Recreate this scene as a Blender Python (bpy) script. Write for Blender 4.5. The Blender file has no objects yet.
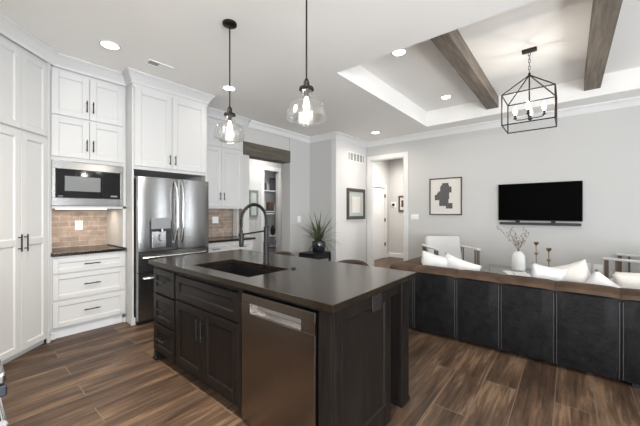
import bpy, bmesh, math, random
from mathutils import Vector, Matrix, noise
random.seed(7)
PI = math.pi
S = bpy.context.scene
C = S.collection

# ------------------------------------------------------------------ camera
cd = bpy.data.cameras.new('camera'); cam = bpy.data.objects.new('camera', cd); C.objects.link(cam)
cd.sensor_fit = 'HORIZONTAL'; cd.sensor_width = 36.0; cd.lens = 302 / 640 * 36
cd.shift_y = -1.5 / 640
cd.clip_start = 0.02
cam.location = (0, 0, 1.37)
cam.rotation_euler = (PI / 2, 0, math.radians(39.5 - 90))
S.camera = cam
# ------------------------------------------------------------------ world, daylight, exposure
S.view_settings.view_transform = 'Standard'; S.view_settings.look = 'None'
S.view_settings.gamma = 1; S.view_settings.use_curve_mapping = False
S.view_settings.exposure = 0.27
W = bpy.data.worlds.new('world'); S.world = W; W.use_nodes = True
bgn = W.node_tree.nodes['Background']
bgn.inputs[0].default_value = (0.80, 0.90, 1.0, 1); bgn.inputs[1].default_value = 1.0

def area(name, loc, direction, sx, sy, power, color=(1, 1, 1)):
    l = bpy.data.lights.new(name, 'AREA'); l.shape = 'RECTANGLE'; l.size = sx; l.size_y = sy
    l.energy = power; l.color = color
    o = bpy.data.objects.new(name, l); C.objects.link(o); o.location = loc
    o.rotation_euler = Vector(direction).to_track_quat('-Z', 'Y').to_euler()
    return o
DAY = (0.91, 0.955, 1.0)
DENS = 56; DENS_BACK = 30      # watts per square metre of glass
# daylight entering through the windows of the two window walls
WIN_RIGHT = [(-2.7, -0.9), (-0.6, 1.2), (4.7, 5.2)]   # x ranges on the wall at y = -3.4
WIN_BACK = [(-2.7, -1.1), (-0.5, 1.1), (1.7, 3.3)]               # y ranges on the wall at x = -3.4
for a, b in WIN_RIGHT:
    area('window_daylight', ((a + b) / 2, -3.50, 1.5), (0, 1, .32), b - a, 2.3, DENS * 2.3 * (b - a), DAY)
for a, b in WIN_BACK:
    area('window_daylight', (-3.50, (a + b) / 2, 1.5), (1, 0, .45), b - a, 2.3, DENS_BACK * 2.3 * (b - a), DAY)

# ------------------------------------------------------------------ materials
def mat(name, col, rough=0.5, metal=0.0, spec=0.5, coat=0.0, bump=None, var=None, emit=None, sheen=0):
    """bump=(scale,strength,(sx,sy,sz)); var=(scale,amount,(sx,sy,sz))"""
    m = bpy.data.materials.new(name); m.use_nodes = True
    nt = m.node_tree; b = nt.nodes['Principled BSDF']
    b.inputs['Base Color'].default_value = (*col, 1); b.inputs['Roughness'].default_value = rough
    b.inputs['Metallic'].default_value = metal; b.inputs['Specular IOR Level'].default_value = spec
    b.inputs['Coat Weight'].default_value = coat
    if sheen: b.inputs['Sheen Weight'].default_value = sheen
    if emit:
        b.inputs['Emission Color'].default_value = (*emit[0], 1); b.inputs['Emission Strength'].default_value = emit[1]
    if bump or var:
        tc = nt.nodes.new('ShaderNodeTexCoord')
    if var:
        mp = nt.nodes.new('ShaderNodeMapping'); mp.inputs['Scale'].default_value = var[2]
        n = nt.nodes.new('ShaderNodeTexNoise'); n.inputs['Scale'].default_value = var[0]; n.inputs['Detail'].default_value = 6
        n.inputs['Roughness'].default_value = .6
        nt.links.new(tc.outputs['Object'], mp.inputs['Vector']); nt.links.new(mp.outputs[0], n.inputs['Vector'])
        r = nt.nodes.new('ShaderNodeValToRGB')
        r.color_ramp.elements[0].position = .3; r.color_ramp.elements[1].position = .7
        k = var[1]
        r.color_ramp.elements[0].color = (*[c * (1 - k) for c in col], 1)
        r.color_ramp.elements[1].color = (*[min(1, c * (1 + k)) for c in col], 1)
        nt.links.new(n.outputs['Fac'], r.inputs[0]); nt.links.new(r.outputs[0], b.inputs['Base Color'])
    if bump:
        mp = nt.nodes.new('ShaderNodeMapping'); mp.inputs['Scale'].default_value = bump[2]
        n = nt.nodes.new('ShaderNodeTexNoise'); n.inputs['Scale'].default_value = bump[0]; n.inputs['Detail'].default_value = 5
        nt.links.new(tc.outputs['Object'], mp.inputs['Vector']); nt.links.new(mp.outputs[0], n.inputs['Vector'])
        bp = nt.nodes.new('ShaderNodeBump'); bp.inputs['Strength'].default_value = bump[1]; bp.inputs['Distance'].default_value = .01
        nt.links.new(n.outputs['Fac'], bp.inputs['Height']); nt.links.new(bp.outputs[0], b.inputs['Normal'])
    return m

U3 = (1, 1, 1)
M = {}
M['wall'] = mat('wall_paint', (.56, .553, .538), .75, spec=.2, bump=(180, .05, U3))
M['wall_lit'] = mat('wall_paint_lit', (.68, .675, .67), .75, spec=.2, bump=(180, .05, U3))  # wall paint repeated lighter; the pillar's brighter lighting is put into the colour
M['ceiling'] = mat('ceiling_paint', (.88, .865, .84), .85, spec=.15, bump=(140, .06, U3))
M['trim'] = mat('trim_paint', (.74, .738, .73), .4, spec=.4)
M['cab'] = mat('white_lacquer', (.565, .563, .558), .38, spec=.45)
M['cabin'] = mat('cabinet_inside', (.7, .7, .69), .6)
M['kick'] = mat('toe_kick_paint', (.62, .63, .65), .5)
M['black'] = mat('matt_black_metal', (.008, .008, .009), .40, spec=.3)
M['blackplastic'] = mat('black_plastic', (.012, .012, .014), .35)
M['bronze'] = mat('bronze_metal', (.035, .030, .026), .38, metal=.85)
M['steel'] = mat('brushed_steel', (.30, .297, .293), .24, metal=1, var=(9, .07, (14, 14, .15)), bump=(60, .02, (12, 12, .1)))
M['steel_dark'] = mat('dark_steel', (.16, .16, .17), .32, metal=1)
M['steel_dw'] = mat('dishwasher_steel', (.235, .205, .18), .27, metal=1, var=(7, .06, (14, 14, .15)), bump=(60, .02, (12, 12, .1)))
M['chrome'] = mat('polished_steel', (.72, .72, .72), .16, metal=1)
M['glassdark'] = mat('dark_glass', (.006, .006, .007), .06, spec=.6)
M['glassgrey'] = mat('grey_window_mesh', (.16, .165, .17), .25, spec=.5)
M['island'] = mat('espresso_wood', (.0095, .0075, .0066), .33, spec=.17, var=(5, .45, (9, 9, .6)), bump=(20, .05, (8, 8, .5)))
M['island_h'] = mat('espresso_wood_across', (.0095, .0075, .0066), .33, spec=.17, var=(5, .45, (.6, 9, 9)), bump=(20, .05, (.5, 8, 8)))
M['counter'] = mat('honed_black_stone', (.0145, .0103, .0068), .19, spec=.40, var=(7, .25, U3), bump=(60, .05, U3))
M['counter_edge'] = mat('black_stone', (.018, .017, .017), .25, spec=.5)
M['sink'] = mat('black_composite', (.005, .005, .006), .42, spec=.25)
M['leather'] = mat('worn_leather', (.0068, .0064, .0070), .5, spec=.13, var=(14, .55, U3), bump=(45, .3, U3))
M['leather_top'] = mat('lighter_brown_leather', (.062, .038, .024), .52, spec=.12, var=(7, .35, U3), bump=(45, .2, U3))  # top roll and armrest, browner and lighter than the back panels
M['outlet_dark'] = mat('dark_brown_plastic', (.02, .012, .011), .4)
M['led'] = mat('lit_strip', (1, 1, 1), .5, emit=((1, .85, .62), 1.6))
M['stitch'] = mat('leather_seam', (.020, .018, .018), .5, bump=(50, .1, U3))
M['fabric'] = mat('white_linen', (.62, .612, .60), .9, spec=.1, sheen=.3, bump=(120, .12, U3))
M['fabric_cream'] = mat('cream_weave', (.60, .565, .515), .9, spec=.1, sheen=.3, bump=(70, .25, U3))
M['chairwood'] = mat('walnut_wood', (.12, .085, .06), .45, var=(6, .3, (8, 8, .7)))
M['stoolleather'] = mat('brown_stool_leather', (.034, .023, .018), .5, spec=.25, bump=(60, .1, U3))
M['beam'] = mat('stained_beam_wood', (.180, .150, .120), .6, spec=.3, var=(4, .40, (.6, 9, 9)), bump=(14, .2, (.5, 9, 9)))
M['header'] = mat('grey_stained_wood', (.105, .092, .072), .6, spec=.3, var=(4, .40, (.6, 9, 9)), bump=(14, .2, (.5, 9, 9)))
M['plate'] = mat('white_plastic', (.85, .85, .84), .3)
M['ventgrey'] = mat('vent_grey', (.30, .30, .30), .5)
M['pot'] = mat('glazed_dark_pot', (.012, .016, .026), .15, spec=.6, coat=.4)
M['soil'] = mat('potting_soil', (.03, .022, .016), .9)
M['leaf'] = mat('plant_leaf', (.058, .078, .034), .45, var=(3, .5, U3))
M['vase'] = mat('white_ceramic', (.80, .80, .79), .35)
M['twig'] = mat('dried_twig', (.20, .16, .12), .8)
M['brass'] = mat('aged_brass', (.36, .24, .12), .3, metal=1)
M['paper'] = mat('paper', (.72, .72, .71), .6)
M['ink'] = mat('printed_dark', (.06, .06, .07), .6)
M['artdark'] = mat('charcoal_paint', (.095, .094, .092), .7, var=(30, .12, U3))
M['artmat'] = mat('cream_art_paper', (.68, .65, .60), .7)
M['framewood'] = mat('dark_frame_wood', (.070, .052, .042), .45, var=(8, .3, (1, 8, 8)))
M['artgreen'] = mat('faded_green_print', (.22, .26, .21), .5, var=(9, .3, U3))
M['artpale'] = mat('pale_print', (.50, .53, .50), .25)
M['artblue'] = mat('pale_blue_print', (.42, .52, .52), .25)
M['tv'] = mat('television_screen', (.001, .001, .001), .5, spec=.02)
M['soundbar'] = mat('soundbar_cloth', (.035, .037, .042), .7)
M['wovenbrown'] = mat('brown_box', (.11, .065, .04), .6)
M['glow'] = mat('lit_diffuser', (1, 1, 1), .5, emit=((1, .96, .90), 14))
M['bulb'] = mat('lit_bulb', (1, 1, 1), .5, emit=((1, .92, .80), 5))
M['display'] = mat('grey_display', (.20, .205, .21), .3)

def glass(name, tint=(1, 1, 1), base=.06, rough=.05):
    m = bpy.data.materials.new(name); m.use_nodes = True; nt = m.node_tree
    for n in list(nt.nodes): nt.nodes.remove(n)
    out = nt.nodes.new('ShaderNodeOutputMaterial'); mix = nt.nodes.new('ShaderNodeMixShader')
    tr = nt.nodes.new('ShaderNodeBsdfTransparent'); tr.inputs[0].default_value = (*tint, 1)
    gl = nt.nodes.new('ShaderNodeBsdfGlossy'); gl.inputs['Roughness'].default_value = rough
    lw = nt.nodes.new('ShaderNodeLayerWeight'); lw.inputs['Blend'].default_value = .35
    mt = nt.nodes.new('ShaderNodeMath'); mt.operation = 'MULTIPLY_ADD'; mt.inputs[1].default_value = .55; mt.inputs[2].default_value = base
    nt.links.new(lw.outputs['Facing'], mt.inputs[0]); nt.links.new(mt.outputs[0], mix.inputs[0])
    nt.links.new(tr.outputs[0], mix.inputs[1]); nt.links.new(gl.outputs[0], mix.inputs[2]); nt.links.new(mix.outputs[0], out.inputs[0])
    return m
M['glass'] = glass('clear_glass', (.95, .95, .94), .10, .16)
M['pane'] = glass('window_pane', (1, 1, 1), .03)
M['tableglass'] = glass('table_glass', (.88, .92, .91), .12)

def nodes_of(m): return m.node_tree.nodes, m.node_tree.links

def floor_mat():
    m = mat('plank_floor', (.1, .07, .05), .42, spec=.25); N, L = nodes_of(m); b = N['Principled BSDF']
    tc = N.new('ShaderNodeTexCoord'); mp = N.new('ShaderNodeMapping'); mp.inputs['Location'].default_value = (0.35, -0.08, 0)
    L.new(tc.outputs['Object'], mp.inputs['Vector'])
    br = N.new('ShaderNodeTexBrick'); br.inputs['Scale'].default_value = 1; br.inputs['Brick Width'].default_value = 1.55
    br.inputs['Row Height'].default_value = .225; br.inputs['Mortar Size'].default_value = .003; br.inputs['Mortar Smooth'].default_value = .3
    br.offset = .37; br.inputs['Color1'].default_value = (0, 0, 0, 1); br.inputs['Color2'].default_value = (1, 1, 1, 1)
    br.inputs['Bias'].default_value = 0
    L.new(mp.outputs[0], br.inputs['Vector'])
    # grain, shifted per plank
    sx = N.new('ShaderNodeVectorMath'); sx.operation = 'MULTIPLY_ADD'; sx.inputs[1].default_value = (13.7, 5.1, 3.3)
    L.new(br.outputs['Color'], sx.inputs[0]); L.new(tc.outputs['Object'], sx.inputs[2])
    m2 = N.new('ShaderNodeMapping'); m2.inputs['Scale'].default_value = (.9, 15, 1); L.new(sx.outputs[0], m2.inputs['Vector'])
    n1 = N.new('ShaderNodeTexNoise'); n1.inputs['Scale'].default_value = 2.2; n1.inputs['Detail'].default_value = 8; n1.inputs['Roughness'].default_value = .62
    n1.inputs['Distortion'].default_value = .8
    L.new(m2.outputs[0], n1.inputs['Vector'])
    m3 = N.new('ShaderNodeMapping'); m3.inputs['Scale'].default_value = (.8, 4, 1); L.new(sx.outputs[0], m3.inputs['Vector'])
    n2 = N.new('ShaderNodeTexNoise'); n2.inputs['Scale'].default_value = 1.7; n2.inputs['Detail'].default_value = 4
    L.new(m3.outputs[0], n2.inputs['Vector'])
    ad = N.new('ShaderNodeMath'); ad.operation = 'ADD'; L.new(n1.outputs['Fac'], ad.inputs[0]); L.new(n2.outputs['Fac'], ad.inputs[1])
    a2 = N.new('ShaderNodeMath'); a2.operation = 'MULTIPLY_ADD'; a2.inputs[1].default_value = .07
    L.new(br.outputs['Color'], a2.inputs[0]); L.new(ad.outputs[0], a2.inputs[2])
    rp = N.new('ShaderNodeValToRGB'); e = rp.color_ramp.elements
    e[0].position = .66; e[0].color = (.040, .025, .017, 1); e[1].position = 1.06; e[1].color = (.172, .110, .069, 1)
    k = rp.color_ramp.elements.new(.86); k.color = (.090, .055, .035, 1)
    sc_ = N.new('ShaderNodeMath'); sc_.operation = 'MULTIPLY'; sc_.inputs[1].default_value = .80
    L.new(a2.outputs[0], sc_.inputs[0]); L.new(sc_.outputs[0], rp.inputs[0])
    mx = N.new('ShaderNodeMix'); mx.data_type = 'RGBA'; mx.inputs['B'].default_value = (.150, .108, .078, 1)  # pale plank seams: bevel highlight put into the colour
    L.new(br.outputs['Fac'], mx.inputs['Factor']); L.new(rp.outputs[0], mx.inputs['A']); L.new(mx.outputs['Result'], b.inputs['Base Color'])
    bp = N.new('ShaderNodeBump'); bp.inputs['Strength'].default_value = .12; bp.inputs['Distance'].default_value = .01
    L.new(n1.outputs['Fac'], bp.inputs['Height']); L.new(bp.outputs[0], b.inputs['Normal'])
    return m
M['floor'] = floor_mat()

def brick_mat():
    m = mat('brick_tile', (.3, .2, .15), .55, spec=.35); N, L = nodes_of(m); b = N['Principled BSDF']
    tc = N.new('ShaderNodeTexCoord'); sp = N.new('ShaderNodeSeparateXYZ'); cb = N.new('ShaderNodeCombineXYZ')
    ax = N.new('ShaderNodeMath'); ax.operation = 'ADD'
    L.new(tc.outputs['Object'], sp.inputs[0]); L.new(sp.outputs['X'], ax.inputs[0]); L.new(sp.outputs['Y'], ax.inputs[1])
    L.new(ax.outputs[0], cb.inputs['X']); L.new(sp.outputs['Z'], cb.inputs['Y'])
    br = N.new('ShaderNodeTexBrick'); br.inputs['Scale'].default_value = 1; br.inputs['Brick Width'].default_value = .20
    br.inputs['Row Height'].default_value = .062; br.inputs['Mortar Size'].default_value = .003
    br.inputs['Color1'].default_value = (.42, .325, .26, 1); br.inputs['Color2'].default_value = (.29, .225, .185, 1)
    br.inputs['Mortar'].default_value = (.50, .41, .33, 1)
    L.new(cb.outputs[0], br.inputs['Vector'])
    n = N.new('ShaderNodeTexNoise'); n.inputs['Scale'].default_value = 14; n.inputs['Detail'].default_value = 6
    L.new(tc.outputs['Object'], n.inputs['Vector'])
    mx = N.new('ShaderNodeMix'); mx.data_type = 'RGBA'; mx.blend_type = 'OVERLAY'; mx.inputs['Factor'].default_value = .55
    L.new(br.outputs['Color'], mx.inputs['A']); L.new(n.outputs['Fac'], mx.inputs['B']); L.new(mx.outputs['Result'], b.inputs['Base Color'])
    bp = N.new('ShaderNodeBump'); bp.inputs['Strength'].default_value = .4; bp.inputs['Distance'].default_value = .004
    iv = N.new('ShaderNodeMath'); iv.operation = 'SUBTRACT'; iv.inputs[0].default_value = 1
    L.new(br.outputs['Fac'], iv.inputs[1]); L.new(iv.outputs[0], bp.inputs['Height']); L.new(bp.outputs[0], b.inputs['Normal'])
    return m
M['brick'] = brick_mat()

# ------------------------------------------------------------------ mesh helpers
def nb(): return bmesh.new()
def box(bm, x0, x1, y0, y1, z0, z1, bev=0.0, seg=2):
    if x1 < x0: x0, x1 = x1, x0
    if y1 < y0: y0, y1 = y1, y0
    if z1 < z0: z0, z1 = z1, z0
    r = bmesh.ops.create_cube(bm, size=1.0)
    vs = r['verts']
    for v in vs:
        v.co = Vector(((x0 + x1) / 2 + v.co.x * (x1 - x0), (y0 + y1) / 2 + v.co.y * (y1 - y0), (z0 + z1) / 2 + v.co.z * (z1 - z0)))
    if bev > 0:
        es = {e for v in vs for e in v.link_edges}
        bmesh.ops.bevel(bm, geom=list(es), offset=bev, segments=seg, profile=.5, affect='EDGES')
    return bm
def tube(bm, pts, r, n=8, cap=True, rad=None):
    pts = [Vector(p) for p in pts]
    rings = []; prev = None
    for i, p in enumerate(pts):
        if i == 0: d = pts[1] - pts[0]
        elif i == len(pts) - 1: d = pts[-1] - pts[-2]
        else: d = (pts[i + 1] - p).normalized() + (p - pts[i - 1]).normalized()
        d.normalize()
        if prev is None:
            a = Vector((0, 0, 1)) if abs(d.z) < .9 else Vector((1, 0, 0))
            u = d.cross(a).normalized()
        else:
            u = (prev - d * prev.dot(d)).normalized()
        prev = u; w = d.cross(u)
        rr = rad[i] if rad else r
        rings.append([bm.verts.new(p + (u * math.cos(2 * PI * k / n) + w * math.sin(2 * PI * k / n)) * rr) for k in range(n)])
    for a, b in zip(rings, rings[1:]):
        for k in range(n):
            bm.faces.new((a[k], a[(k + 1) % n], b[(k + 1) % n], b[k]))
    if cap:
        bm.faces.new(rings[0][::-1]); bm.faces.new(rings[-1])
    return bm
def lathe(bm, prof, cx=0, cy=0, cz=0, n=24, rib=0, ribn=12):
    rings = []
    for r, z in prof:
        if r <= 1e-5: rings.append([bm.verts.new((cx, cy, cz + z))])
        else:
            rings.append([bm.verts.new((cx + (r + rib * math.cos(ribn * 2 * PI * k / n)) * math.cos(2 * PI * k / n),
                                        cy + (r + rib * math.cos(ribn * 2 * PI * k / n)) * math.sin(2 * PI * k / n), cz + z)) for k in range(n)])
    for a, b in zip(rings, rings[1:]):
        for k in range(n):
            k2 = (k + 1) % n
            if len(a) == 1 and len(b) == 1: continue
            if len(a) == 1: bm.faces.new((a[0], b[k2], b[k]))
            elif len(b) == 1: bm.faces.new((a[k], a[k2], b[0]))
            else: bm.faces.new((a[k], a[k2], b[k2], b[k]))
    return bm
def sphere(bm, c, r, n=12, sz=1.0):
    prof = [(r * math.sin(PI * i / 8), -r * sz * math.cos(PI * i / 8)) for i in range(9)]
    prof[0] = (0, -r * sz); prof[-1] = (0, r * sz)
    return lathe(bm, prof, c[0], c[1], c[2], n)
def sweep(bm, path, prof):
    """prof (off, z): off to the RIGHT of the path direction; mitred corners"""
    P = [Vector((p[0], p[1])) for p in path]; rows = []
    for i, p in enumerate(P):
        d0 = (P[i] - P[i - 1]).normalized() if i > 0 else (P[1] - P[0]).normalized()
        d1 = (P[i + 1] - P[i]).normalized() if i < len(P) - 1 else d0
        n0 = Vector((d0.y, -d0.x)); n1 = Vector((d1.y, -d1.x))
        m = (n0 + n1).normalized(); k = 1 / max(.2, m.dot(n0))
        rows.append([bm.verts.new((p.x + m.x * o * k, p.y + m.y * o * k, z)) for o, z in prof])
    q = len(prof)
    for a, b in zip(rows, rows[1:]):
        for k in range(q):
            k2 = (k + 1) % q
            bm.faces.new((a[k], b[k], b[k2], a[k2]))
    bm.faces.new(rows[0]); bm.faces.new(rows[-1][::-1])
    return bm
def obj(name, bm, m, parent=None, smooth=False, label=None):
    bmesh.ops.recalc_face_normals(bm, faces=bm.faces)
    me = bpy.data.meshes.new(name); bm.to_mesh(me); bm.free()
    o = bpy.data.objects.new(name, me); C.objects.link(o)
    if m is not None: me.materials.append(M[m] if isinstance(m, str) else m)
    if smooth:
        me.polygons.foreach_set('use_smooth', [True] * len(me.polygons))
        if smooth != 'full': me.set_sharp_from_angle(angle=math.radians(40))
    if parent is not None: o.parent = parent
    if label: o['label'] = label
    return o
def thing(name, label, cat, loc=(0, 0, 0), rz=0, group=None):
    o = bpy.data.objects.new(name, None); C.objects.link(o); o.empty_display_size = .1
    o.location = loc; o.rotation_euler = (0, 0, rz); o['label'] = label; o['category'] = cat
    if group: o['group'] = group
    return o
def tag(o, label, cat, group=None):
    o['label'] = label; o['category'] = cat
    if group: o['group'] = group
    return o
def struct(name, bm, m, parent=None, smooth=False):
    o = obj(name, bm, m, parent, smooth)
    if parent is None: o['kind'] = 'structure'
    return o
def dup(root, loc, rz, label, group=None):
    r = root.copy(); C.objects.link(r); r.location = loc; r.rotation_euler = (0, 0, rz); r['label'] = label
    if group: r['group'] = group
    for ch in list(root.children):
        c = ch.copy(); C.objects.link(c); c.parent = r
        for g in list(ch.children):
            d = g.copy(); C.objects.link(d); d.parent = c
    return r

# ------------------------------------------------------------------ room shell
CH = 3.05; TZ = 3.344
XR = 6.42; YB = 4.58          # television wall, header-beam wall
bm = nb(); box(bm, -3.52, 8.6, -3.52, 6.9, -.06, 0); struct('floor', bm, 'floor')
TX0, TX1, TY0, TY1 = 2.95, 5.95, -2.6, 2.17
bm = nb()
box(bm, -3.52, TX0, -3.52, 6.9, CH, CH + .06); box(bm, TX1, 8.6, -3.52, 6.9, CH, CH + .06)
box(bm, TX0, TX1, TY1, 6.9, CH, CH + .06); box(bm, TX0, TX1, -3.52, TY0, CH, CH + .06)
box(bm, TX0 - .05, TX0, TY0 - .05, TY1 + .05, CH + .06, TZ); box(bm, TX1, TX1 + .05, TY0 - .05, TY1 + .05, CH + .06, TZ)
box(bm, TX0, TX1, TY0 - .05, TY0, CH + .06, TZ); box(bm, TX0, TX1, TY1, TY1 + .05, CH + .06, TZ)
box(bm, TX0 - .05, TX1 + .05, TY0 - .05, TY1 + .05, TZ, TZ + .05)
struct('ceiling', bm, 'ceiling')
# television wall with the doorway
DY0, DY1, DZ = 2.85, 3.69, 2.60
bm = nb(); box(bm, XR, XR + .12, -3.4, DY0, 0, CH); box(bm, XR, XR + .12, DY1, 4.2, 0, CH); box(bm, XR, XR + .12, DY0, DY1, DZ, CH)
struct('wall_east', bm, 'wall')
# return wall carrying the vent and framed print, and the grey wall beside it
PX, PY = 5.18, 3.83
bm = nb(); box(bm, PX, XR, PY, PY + .12, 0, CH); struct('wall_pillar', bm, 'wall_lit')
bm = nb(); box(bm, PX, PX + .12, PY + .12, YB + .3, 0, CH); struct('wall_alcove', bm, 'wall')
# header-beam wall: stub at left, beam pocket, solid at right
OX0, OX1, OZ = 3.49, 4.552, 2.407
bm = nb()
box(bm, 3.345, OX0, YB, 4.99, 0, CH)
box(bm, OX1, PX, YB, YB + .26, 0, CH); box(bm, OX0, OX1, YB + .02, YB + .26, 2.65, CH)
struct('wall_north', bm, 'wall')
bm = nb(); box(bm, 3.352, OX1 + .004, YB - .012, YB + .25, OZ, 2.655, .004)
o = obj('header_beam', bm, 'header'); tag(o, 'grey-brown stained wood header beam across the kitchen opening', 'beam')
# kitchen back wall and left wall
bm = nb(); box(bm, -.75, 3.345, 4.88, 5.0, 0, CH); struct('wall_kitchen', bm, 'wall')
bm = nb(); box(bm, -.75, -.63, .9, 4.88, 0, CH); struct('wall_left', bm, 'wall')
# room beyond the header beam
bm = nb(); box(bm, 2.6, 5.03, 6.0, 6.1, 0, CH); box(bm, 5.52, 7.2, 6.0, 6.1, 0, CH); box(bm, 5.03, 5.52, 6.0, 6.1, 2.43, CH)
struct('wall_hall', bm, 'wall')
bm = nb(); box(bm, 2.5, 2.6, 5.0, 6.1, 0, CH); struct('wall_hall_west', bm, 'wall')
bm = nb(); box(bm, 7.1, 7.2, 4.3, 6.0, 0, CH); struct('wall_hall_east', bm, 'wall')
bm = nb(); box(bm, 4.93, 5.03, 5.98, 6.0, 0, 2.53, .004); box(bm, 5.52, 5.62, 5.98, 6.0, 0, 2.53, .004); box(bm, 5.03, 5.52, 5.98, 6.0, 2.43, 2.53, .004)
struct('trim_1', bm, 'trim')
bm = nb(); box(bm, 4.7, 5.9, 6.32, 6.6, 0, 2.6); box(bm, 4.7, 4.75, 6.1, 6.55, 0, 2.6); box(bm, 5.85, 5.9, 6.1, 6.55, 0, 2.6); box(bm, 4.7, 5.9, 6.1, 6.6, 2.6, 2.65)
struct('wall_closet', bm, 'cab')
# corridor beyond the doorway
bm = nb(); box(bm, XR + .12, 7.28, 4.2, 4.3, 0, CH); box(bm, 8.11, 8.5, 4.2, 4.3, 0, CH); box(bm, 7.28, 8.11, 4.2, 4.3, 2.06, CH)
struct('wall_corridor', bm, 'wall')
bm = nb(); box(bm, 8.4, 8.5, 1.6, 4.2, 0, CH); struct('wall_corridor_end', bm, 'wall')
bm = nb(); box(bm, XR + .12, 8.5, 1.5, 1.6, 0, CH); struct('wall_corridor_side', bm, 'wall')
# window walls
def wall_with_windows(name, along_x, pos, lo, hi, wins, z0, z1, t=.12):
    bm = nb()
    def bx(a, b, c, d):
        if along_x: box(bm, a, b, pos - t, pos, c, d)
        else: box(bm, pos - t, pos, a, b, c, d)
    p = lo
    for a, b in wins:
        bx(p, a, 0, CH); bx(a, b, 0, z0); bx(a, b, z1, CH); p = b
    bx(p, hi, 0, CH)
    return struct(name, bm, 'wall')
wall_with_windows('wall_right', True, -3.4, -3.52, 6.54, WIN_RIGHT, .3, 2.7)
wall_with_windows('wall_back', False, -3.4, -3.4, 6.9, WIN_BACK, .3, 2.7)
wn = 0
for ax, wins in ((True, WIN_RIGHT), (False, WIN_BACK)):
    for a, b in wins:
        wn += 1
        f = nb(); p = nb()
        def bx(bm, u0, u1, d0, d1, z0, z1, bev=0):
            if ax: box(bm, u0, u1, d0, d1, z0, z1, bev)
            else: box(bm, d0, d1, u0, u1, z0, z1, bev)
        for (u0, u1, z0, z1) in ((a, a + .05, .3, 2.7), (b - .05, b, .3, 2.7), (a, b, .3, .35), (a, b, 2.65, 2.7), ((a + b) / 2 - .025, (a + b) / 2 + .025, .3, 2.7), (a, b, 1.48, 1.52)):
            bx(f, u0, u1, -3.47, -3.41, z0, z1)
        bx(p, a + .04, b - .04, -3.444, -3.44, .34, 2.66)
        w = struct('window_%d' % wn, f, 'trim'); obj('pane', p, 'pane', w)

# crown moulding and baseboards
CROWN = [(0, CH - .118), (.010, CH - .118), (.014, CH - .104), (.019, CH - .098), (.026, CH - .075), (.042, CH - .050), (.066, CH - .032), (.072, CH - .026), (.086, CH - .022), (.090, CH - .014), (.090, CH - .001), (0, CH - .001)]
bm = nb(); sweep(bm, [(3.46, YB), (PX, YB), (PX, PY), (XR, PY), (XR, -3.4)], CROWN); struct('trim_2', bm, 'trim', smooth=True)
BASE = [(0, .001), (.016, .001), (.016, .115), (.008, .13), (0, .13)]
bm = nb(); sweep(bm, [(OX1 + .0, YB), (PX, YB), (PX, PY), (XR, PY)], BASE); struct('baseboard_north', bm, 'trim')
bm = nb(); sweep(bm, [(XR, DY0 - .1), (XR, -3.4)], BASE); struct('baseboard_east', bm, 'trim')
bm = nb(); sweep(bm, [(8.21, 4.2), (8.4, 4.2), (8.4, 1.6)], BASE); struct('baseboard_corridor', bm, 'trim')
bm = nb(); sweep(bm, [(2.6, 6.0), (4.93, 6.0)], BASE); sweep(bm, [(5.62, 6.0), (7.1, 6.0)], BASE); struct('baseboard_hall', bm, 'trim')
# doorway casing
bm = nb()
box(bm, XR - .022, XR, DY0 - .1, DY0, 0, DZ + .1, .004); box(bm, XR - .022, XR, DY1, DY1 + .1, 0, DZ + .1, .004); box(bm, XR - .022, XR, DY0, DY1, DZ, DZ + .1, .004)
box(bm, XR, XR + .12, DY0 - .001, DY0 + .015, 0, DZ); box(bm, XR, XR + .12, DY1 - .015, DY1 + .001, 0, DZ); box(bm, XR, XR + .12, DY0, DY1, DZ - .015, DZ + .001)
struct('trim_3', bm, 'trim')
# corridor door with casing and hinges
bm = nb(); box(bm, 7.19, 7.28, 4.178, 4.2, 0, 2.15, .004); box(bm, 8.11, 8.2, 4.178, 4.2, 0, 2.15, .004); box(bm, 7.28, 8.11, 4.178, 4.2, 2.06, 2.15, .004)
struct('trim_4', bm, 'trim')
bm = nb(); box(bm, 7.285, 8.105, 4.205, 4.24, .012, 2.055)
for z0, z1 in ((.25, .95), (1.1, 1.92)):
    for (x0, x1, a, b) in ((7.40, 7.41, z0, z1), (7.98, 7.99, z0, z1), (7.40, 7.99, z0, z0 + .01), (7.40, 7.99, z1 - .01, z1)):
        box(bm, x0, x1, 4.2, 4.206, a, b)
d = struct('door_1', bm, 'trim')
for z in (1.83, 1.12, .41):
    h = nb(); box(h, 8.085, 8.118, 4.172, 4.205, z - .05, z + .05, .004); obj('hinge', h, 'black', d)
# brick backsplashes
bm = nb(); box(bm, .60, 1.36, 4.868, 4.88, .92, 1.44); struct('trim_5', bm, 'brick')
bm = nb(); box(bm, 2.34, 3.33, 4.868, 4.88, .92, 1.42); box(bm, 3.333, 3.345, YB, 4.868, .92, 1.42); struct('trim_6', bm, 'brick')
bm = nb(); box(bm, 3.315, 3.333, 4.69, 4.84, .922, 1.42, .003); struct('trim_7', bm, 'trim')

# ------------------------------------------------------------------ ceiling beams
for yc, lab in ((1.02, 'stained wood ceiling beam in the tray, nearer the kitchen island'), (-.262, 'stained wood ceiling beam in the tray, farther right beyond the lantern chandelier')):
    bm = nb(); box(bm, TX0 + .003, TX1 - .003, yc - .09, yc + .09, 3.155, TZ - .002, .004)
    o = obj('ceiling_beam', bm, 'beam'); tag(o, lab, 'beam', 'tray ceiling beams')

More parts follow.
